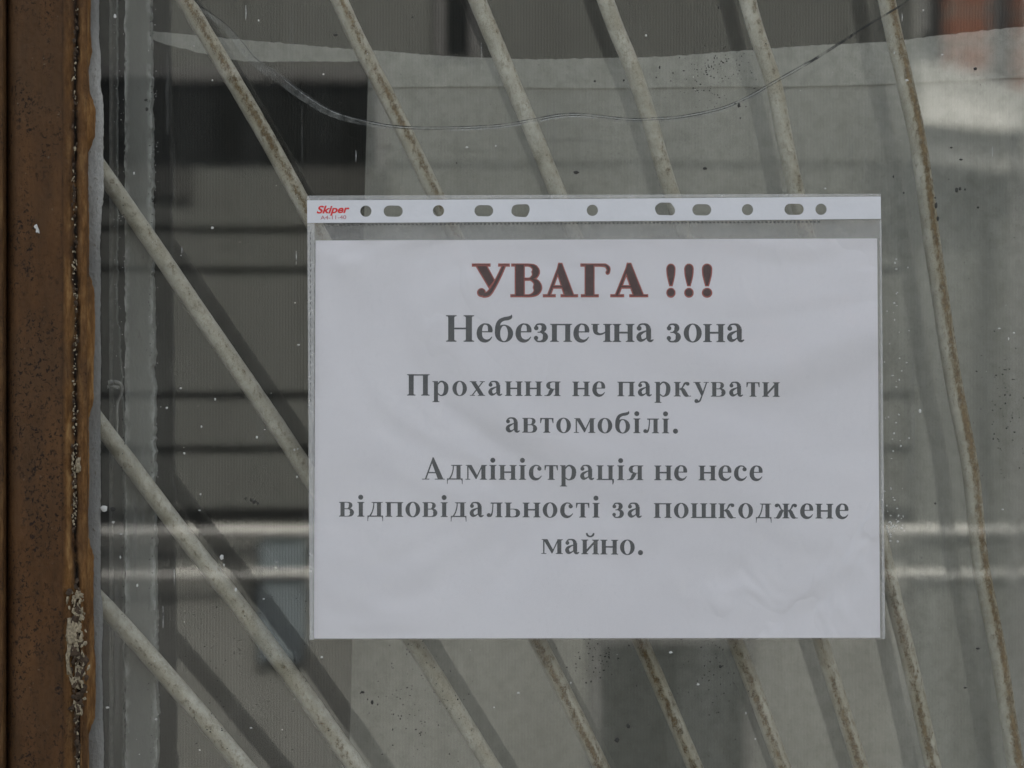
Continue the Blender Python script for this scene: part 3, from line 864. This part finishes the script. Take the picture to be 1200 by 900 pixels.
# lettering drawn as outlines: pieces in 1/1000 em
def rect(x0, x1, y0, y1): return [(x0, y0), (x1, y0), (x1, y1), (x0, y1)]
class G:
    def __init__(s): s.p = []                 # pieces: list of polygons (each quad strip is one piece)
    def poly(s, *pts): s.p.append([list(pts)]); return s
    def rect(s, *a): s.p.append([rect(*a)]); return s
    def dot(s, x, y, r, ry=None):
        s.p.append([[(x + r * math.cos(t * math.pi / 10), y + (ry or r) * math.sin(t * math.pi / 10)) for t in range(20)]]); return s
    def stroke(s, pts, ws):
        s.p.append(('stroke', pts, ws)); return s
    def ring(s, cx, cy, rx, ry, ix, iy):
        n = 32; o = [(cx + rx * math.cos(2 * math.pi * k / n), cy + ry * math.sin(2 * math.pi * k / n)) for k in range(n)]
        q = [(cx + ix * math.cos(2 * math.pi * k / n), cy + iy * math.sin(2 * math.pi * k / n)) for k in range(n)]
        s.p.append([[o[k], o[(k + 1) % n], q[(k + 1) % n], q[k]] for k in range(n)]); return s
    def stem(s, x, y0=0, y1=460, w=128, top='lr', bot='lr', e=46, th=24):
        s.rect(x - w / 2, x + w / 2, y0, y1)
        for side, yy, sg in ((top, y1, -1), (bot, y0, 1)):
            if not side: continue
            xl = x - w / 2 - (e if 'l' in side else 0); xr = x + w / 2 + (e if 'r' in side else 0)
            s.rect(xl, xr, min(yy, yy + sg * th), max(yy, yy + sg * th))
            if 'l' in side: s.poly((x - w / 2 + 4, yy + sg * (th - 2)), (x - w / 2 - e * .55, yy + sg * (th - 2)), (x - w / 2 + 4, yy + sg * (th + 26)))
            if 'r' in side: s.poly((x + w / 2 - 4, yy + sg * (th - 2)), (x + w / 2 + e * .55, yy + sg * (th - 2)), (x + w / 2 - 4, yy + sg * (th + 26)))
        return s
def strip_of(pts, ws, g=0.0):
    """quads of a brush stroke of changing width, pushed out by g all round"""
    c = catmull([(p[0], p[1], w_ + 2 * g) for p, w_ in zip(pts, ws)], 7)
    if g:
        for a, b2 in ((0, 1), (-1, -2)):
            l = math.hypot(c[a][0] - c[b2][0], c[a][1] - c[b2][1]) or 1
            c[a] = (c[a][0] + (c[a][0] - c[b2][0]) / l * g, c[a][1] + (c[a][1] - c[b2][1]) / l * g, c[a][2])
    L, Rr = [], []
    for i in range(len(c)):
        xa, ya, _ = c[max(i - 1, 0)]; xb, yb, _ = c[min(i + 1, len(c) - 1)]
        l = math.hypot(xb - xa, yb - ya) or 1; nx_, ny_ = -(yb - ya) / l, (xb - xa) / l
        h = max(2.0, c[i][2]) / 2
        L.append((c[i][0] + nx_ * h, c[i][1] + ny_ * h)); Rr.append((c[i][0] - nx_ * h, c[i][1] - ny_ * h))
    return [[L[i], L[i + 1], Rr[i + 1], Rr[i]] for i in range(len(c) - 1)]
def polys_of(piece, g=0.0):
    if piece[0] == 'stroke': return strip_of(piece[1], piece[2], g)
    return [grow(p, g) for p in piece] if g else piece
GL = {}
def gl(ch, adv, g): GL[ch] = (adv, g.p)
gl('о', 500, G().ring(250, 230, 230, 243, 98, 214))
gl('н', 562, G().stem(112).stem(450).rect(170, 392, 214, 262))
gl('п', 562, G().stem(112).stem(450).rect(170, 392, 422, 459))
gl('и', 562, G().stem(112).stem(450).poly((170, 60), (170, 150), (392, 400), (392, 310)))
gl('й', 562, G().stem(112).stem(450).poly((170, 60), (170, 150), (392, 400), (392, 310)).stroke([(168, 665), (200, 590), (281, 556), (362, 590), (394, 665)], [50, 62, 50, 62, 50]))
gl('ш', 815, G().stem(112, bot='l').stem(407, bot='').stem(702, bot='r').rect(160, 655, 0, 38))
gl('ц', 575, G().stem(112, bot='l').stem(440, bot='').rect(160, 520, 0, 38).poly((480, 36), (545, 36), (545, -60), (520, -140), (500, -140), (496, -40)))
gl('і', 278, G().stem(140).dot(138, 608, 78))
gl('.', 250, G().dot(125, 68, 80))
gl('т', 460, G().stem(230, top='').rect(22, 438, 424, 460).poly((22, 459), (22, 300), (46, 300), (78, 425)).poly((438, 459), (438, 300), (414, 300), (382, 425)))
gl('р', 556, G().stem(112, -205, 460, bot='lr', top='l').stroke([(165, 350), (240, 436), (330, 440), (420, 350), (437, 225), (405, 90), (320, 15), (245, 12), (170, 70)], [36, 46, 62, 122, 138, 122, 50, 36, 40]))
gl('ь', 510, G().stem(112).stroke([(120, 254), (290, 254), (385, 215), (415, 133), (385, 52), (290, 14), (120, 14)], [26, 26, 92, 138, 92, 28, 28]))
gl('в', 495, G().stem(112, top='l', bot='l').stroke([(120, 446), (270, 446), (345, 412), (362, 355), (335, 290), (260, 246), (120, 246)], [28, 28, 80, 118, 80, 28, 26])
   .stroke([(120, 246), (290, 246), (375, 205), (402, 130), (375, 55), (290, 14), (120, 14)], [24, 26, 92, 138, 92, 28, 28]))
gl('е', 444, G().stroke([(410, 128), (345, 52), (255, 22), (160, 50), (100, 130), (88, 235), (112, 350), (180, 438), (245, 452), (318, 425), (358, 350), (368, 262)], [22, 46, 80, 112, 132, 138, 112, 52, 34, 66, 112, 122]).rect(110, 420, 240, 270))
gl('с', 444, G().stroke([(415, 128), (345, 52), (255, 22), (160, 50), (100, 130), (88, 235), (112, 350), (190, 438), (260, 452), (325, 430), (355, 380)], [22, 46, 80, 112, 132, 138, 112, 52, 36, 44, 60]).dot(348, 350, 66))
gl('а', 500, G().dot(104, 350, 62).stroke([(75, 385), (125, 440), (215, 456), (300, 425), (345, 340)], [30, 44, 42, 84, 126]).rect(282, 408, 90, 350)
   .stroke([(345, 110), (362, 50), (410, 30), (470, 62)], [126, 96, 62, 22]).stroke([(300, 288), (210, 252), (120, 196), (96, 118), (140, 52), (215, 52), (300, 110)], [30, 52, 92, 128, 104, 50, 28]))
gl('б', 517, G().ring(258, 212, 232, 226, 98, 196).stroke([(88, 200), (92, 380), (140, 510), (240, 575), (360, 598), (430, 630), (452, 690)], [128, 118, 104, 92, 96, 76, 14]))
gl('з', 425, G().dot(88, 352, 58).stroke([(58, 378), (110, 438), (190, 452), (265, 420), (285, 350), (250, 280), (170, 244), (120, 244)], [26, 44, 44, 96, 132, 90, 26, 24])
   .stroke([(120, 244), (200, 244), (290, 205), (320, 128), (285, 45), (195, 10), (110, 20), (50, 85)], [24, 28, 92, 138, 98, 42, 44, 34]).dot(82, 98, 56))
gl('к', 555, G().stem(112).stroke([(160, 236), (240, 252), (300, 330), (350, 412), (430, 446)], [30, 34, 48, 62, 40]).dot(440, 400, 58)
   .stroke([(200, 248), (285, 210), (345, 105), (400, 40), (470, 14)], [60, 116, 134, 116, 32]).rect(420, 545, 0, 26))
gl('ж', 760, G().stem(380).stroke([(430, 236), (500, 252), (555, 330), (600, 412), (665, 446)], [30, 34, 48, 62, 40]).dot(672, 400, 56)
   .stroke([(455, 248), (525, 210), (575, 105), (620, 40), (690, 14)], [60, 110, 124, 110, 32]).rect(640, 752, 0, 26)
   .stroke([(330, 236), (260, 252), (205, 330), (160, 412), (95, 446)], [30, 34, 48, 62, 40]).dot(88, 400, 56)
   .stroke([(305, 248), (235, 210), (185, 105), (140, 40), (70, 14)], [60, 110, 124, 110, 32]).rect(8, 120, 0, 26))
gl('л', 530, G().stem(400).rect(140, 345, 422, 460).stroke([(212, 450), (206, 300), (186, 140), (140, 45), (72, 42)], [34, 36, 44, 62, 60]).dot(80, 66, 62))
gl('д', 530, G().rect(318, 446, 30, 460).rect(150, 495, 436, 460).rect(190, 330, 425, 459).stroke([(222, 450), (210, 300), (168, 150), (100, 24)], [34, 36, 40, 46]).rect(22, 508, 0, 38)
   .poly((22, 36), (80, 36), (48, -40), (40, -140), (22, -140)).poly((508, 36), (450, 36), (482, -40), (490, -140), (508, -140)))
gl('м', 700, G().rect(80, 122, 0, 460).rect(24, 178, 0, 24).rect(36, 120, 437, 460).poly((78, 460), (215, 460), (400, 120), (345, 20)).poly((330, 20), (372, 20), (575, 460), (535, 460)).stem(585, top='r'))
gl('у', 500, G().poly((50, 448), (192, 448), (335, 110), (272, -10)).stroke([(425, 445), (345, 210), (262, -20), (205, -140), (130, -172)], [42, 42, 44, 58, 56]).dot(104, -142, 64).rect(8, 238, 436, 460).rect(330, 494, 436, 460))
gl('х', 510, G().poly((48, 446), (195, 446), (468, 14), (318, 14)).poly((405, 446), (450, 446), (112, 14), (66, 14)).rect(10, 232, 436, 460).rect(328, 492, 436, 460).rect(16, 180, 0, 24).rect(270, 502, 0, 24))
gl('ч', 540, G().stem(430).rect(52, 180, 330, 460).rect(12, 218, 436, 460).stroke([(116, 340), (130, 250), (200, 202), (290, 206), (380, 250)], [128, 104, 62, 44, 34]))
gl('я', 530, G().stem(415, top='r', bot='lr').stroke([(410, 446), (250, 446), (160, 405), (135, 332), (165, 258), (250, 222), (410, 222)], [28, 28, 86, 132, 86, 26, 26]).stroke([(275, 226), (215, 140), (165, 50), (85, 14)], [96, 118, 92, 30]).rect(14, 110, 0, 26))
gl('Н', 778, G().stem(165, 0, 676, 156, e=56, th=28).stem(613, 0, 676, 156, e=56, th=28).rect(235, 545, 316, 360))
gl('П', 778, G().stem(165, 0, 676, 156, e=56, th=28).stem(613, 0, 676, 156, e=56, th=28).rect(235, 545, 632, 675))
gl('А', 722, G().poly((330, 692), (372, 692), (676, 14), (500, 14), (305, 540)).poly((92, 14), (142, 14), (368, 640), (338, 690)).rect(190, 470, 196, 236).rect(8, 236, 0, 26).rect(402, 716, 0, 26))
# heading letters: heavier, slab-footed
GH = {}
GH['У'] = (G().poly((70, 640), (300, 640), (470, 330), (345, 180)).stroke([(655, 640), (560, 430), (430, 190), (330, 60), (215, 40)], [74, 82, 92, 104, 100]).dot(190, 88, 84).rect(0, 370, 628, 676).rect(545, 770, 628, 676)).p
GH['В'] = (G().rect(95, 300, 10, 670).rect(0, 320, 0, 46).rect(20, 320, 630, 676).stroke([(250, 650), (410, 648), (515, 600), (545, 510), (510, 415), (400, 362), (250, 362)], [50, 52, 118, 175, 118, 46, 44])
           .stroke([(250, 362), (430, 362), (550, 300), (585, 190), (550, 85), (430, 26), (250, 24)], [44, 46, 126, 192, 126, 52, 50])).p
GH['А'] = (G().poly((345, 690), (425, 690), (700, 20), (475, 20), (300, 520)).poly((85, 20), (165, 20), (400, 620), (360, 690)).rect(185, 520, 176, 232).rect(0, 275, 0, 46).rect(400, 780, 0, 46)).p
GH['Г'] = (G().rect(95, 305, 10, 670).rect(10, 400, 0, 46).rect(0, 560, 626, 676).stroke([(440, 650), (560, 640), (625, 580), (628, 490)], [50, 62, 84, 44]).dot(610, 500, 40)).p
GH['!'] = (G().stroke([(150, 560), (150, 450), (150, 330), (150, 225)], [188, 172, 118, 60]).dot(150, 570, 95, 104).dot(150, 84, 94)).p

def grow(poly, d):
    """push a polygon's outline out by d"""
    n = len(poly); a = sum(poly[i][0] * poly[(i + 1) % n][1] - poly[(i + 1) % n][0] * poly[i][1] for i in range(n))
    sg = 1 if a > 0 else -1; o = []
    for i in range(n):
        (xa, ya), (xb, yb), (xc, yc) = poly[i - 1], poly[i], poly[(i + 1) % n]
        def nrm(x0, y0, x1, y1):
            l = math.hypot(x1 - x0, y1 - y0) or 1; return sg * (y1 - y0) / l, -sg * (x1 - x0) / l
        n1, n2 = nrm(xa, ya, xb, yb), nrm(xb, yb, xc, yc)
        mx, my = n1[0] + n2[0], n1[1] + n2[1]; k = max(.35, (mx * mx + my * my) / 2)
        o.append((xb + mx * d / k, yb + my * d / k))
    return o
PAPER_Y = -.0021
def put(b, pieces, x0, base, kx, ky, dy, slant=0.0, g=0.0, tilt=0.0, step=2.0e-6):
    for i, piece in enumerate(pieces):
        yy = dy - step * i
        for pp in polys_of(piece, g):
            if sum(pp[k][0] * pp[(k + 1) % len(pp)][1] - pp[(k + 1) % len(pp)][0] * pp[k][1] for k in range(len(pp))) < 0: pp = pp[::-1]
            v = []
            for gx, gy in pp:
                px = x0 + gx * kx + gy * slant * kx; py = base + tilt * (px - 600) - gy * ky
                q = P(px, py, 0); v.append(Vector((q.x, yy, q.z)))
            b.add(v, [tuple(range(len(v)))])
def line(text, x0, x1, yl, yr, em, parent, name='text_line', space=250):
    k = em / 1000
    ch = [c for c in text]
    adv = [GL[c][0] if c != ' ' else space for c in ch]
    first, last = 15, 15
    tot = sum(adv) - first - last
    tr = ((x1 - x0) / k - tot) / (len(ch) - 1)
    x = -first; b = MB(); tilt = (yr - yl) / (x1 - x0)
    base = yl + tilt * (600 - x0)
    for c, a in zip(ch, adv):
        if c != ' ': put(b, GL[c][1], x0 + x * k, base, k, k, PAPER_Y - .00006, tilt=tilt)
        x += a + tr
    b.build(name, INK, parent)
line('Небезпечна зона', 522, 872.5, 400.5, 401, 46, notice)
line('Прохання не паркувати', 476.5, 913, 463.5, 465, 37, notice)
line('автомобілі.', 592, 795.5, 506.8, 507.8, 37.5, notice)
line('Адміністрація не несе', 495, 893.5, 561.8, 563, 37.5, notice)
line('відповідальності за пошкоджене', 398, 994, 605.2, 607.6, 37.5, notice)
line('майно.', 634, 754.5, 648.8, 650, 37.5, notice)
hb, rb = MB(), MB()
for c, xa, xb in (('У', 553.5, 597), ('В', 598.5, 635), ('А', 636.5, 677), ('Г', 680.5, 715), ('А', 715.5, 759), ('!', 781, 791), ('!', 802, 812.3), ('!', 822.7, 834)):
    pcs = GH[c]; xs = [p[0] for pc in pcs for pl in polys_of(pc) for p in pl]; lo, hi = min(xs), max(xs)
    kx = (xb - xa) / (hi - lo); ky = 38.6 / 676
    put(rb, pcs, xa - lo * kx, 348.0, kx, ky, PAPER_Y - .00006, g=10)
    put(hb, pcs, xa - lo * kx, 347.7, kx, ky, PAPER_Y - .00016, g=-15)
rb.build('heading_outline', INK_RED, notice)
hb.build('heading_text', INK_HEAD, notice)

# print on the sleeve's strip, from Blender's own built-in font
def small_text(txt, xa, xb, ybase, cap, shear, bold, mat, parent, name):
    cu = bpy.data.curves.new('print', 'FONT'); cu.body = txt; cu.shear = shear; cu.offset = bold; cu.size = 1; cu.resolution_u = 6
    to = bpy.data.objects.new('print', cu); C.objects.link(to)
    me = bpy.data.meshes.new_from_object(to.evaluated_get(bpy.context.evaluated_depsgraph_get()))
    bpy.data.objects.remove(to)
    vs = [v.co.copy() for v in me.vertices]; fs = [tuple(p.vertices) for p in me.polygons]
    lo, hi = min(v.x for v in vs), max(v.x for v in vs)
    kx = (xb - xa) / (hi - lo); ky = cap / .70
    out = []
    for v in vs:
        q = P(xa + (v.x - lo) * kx, ybase - (v.x - lo) * kx * .02 - v.y * ky, 0); out.append(Vector((q.x, -.00346, q.z)))
    bpy.data.meshes.remove(me)
    return mesh(name, out, fs, mat, parent)
small_text('Skiper', 371.5, 410, 250.3, 8.6, .28, .030, INK_LOGO, strip, 'logo_lettering')
small_text('A4-11-40', 376, 406, 257.6, 4.6, 0, .0, INK_SUB, strip, 'size_lettering')
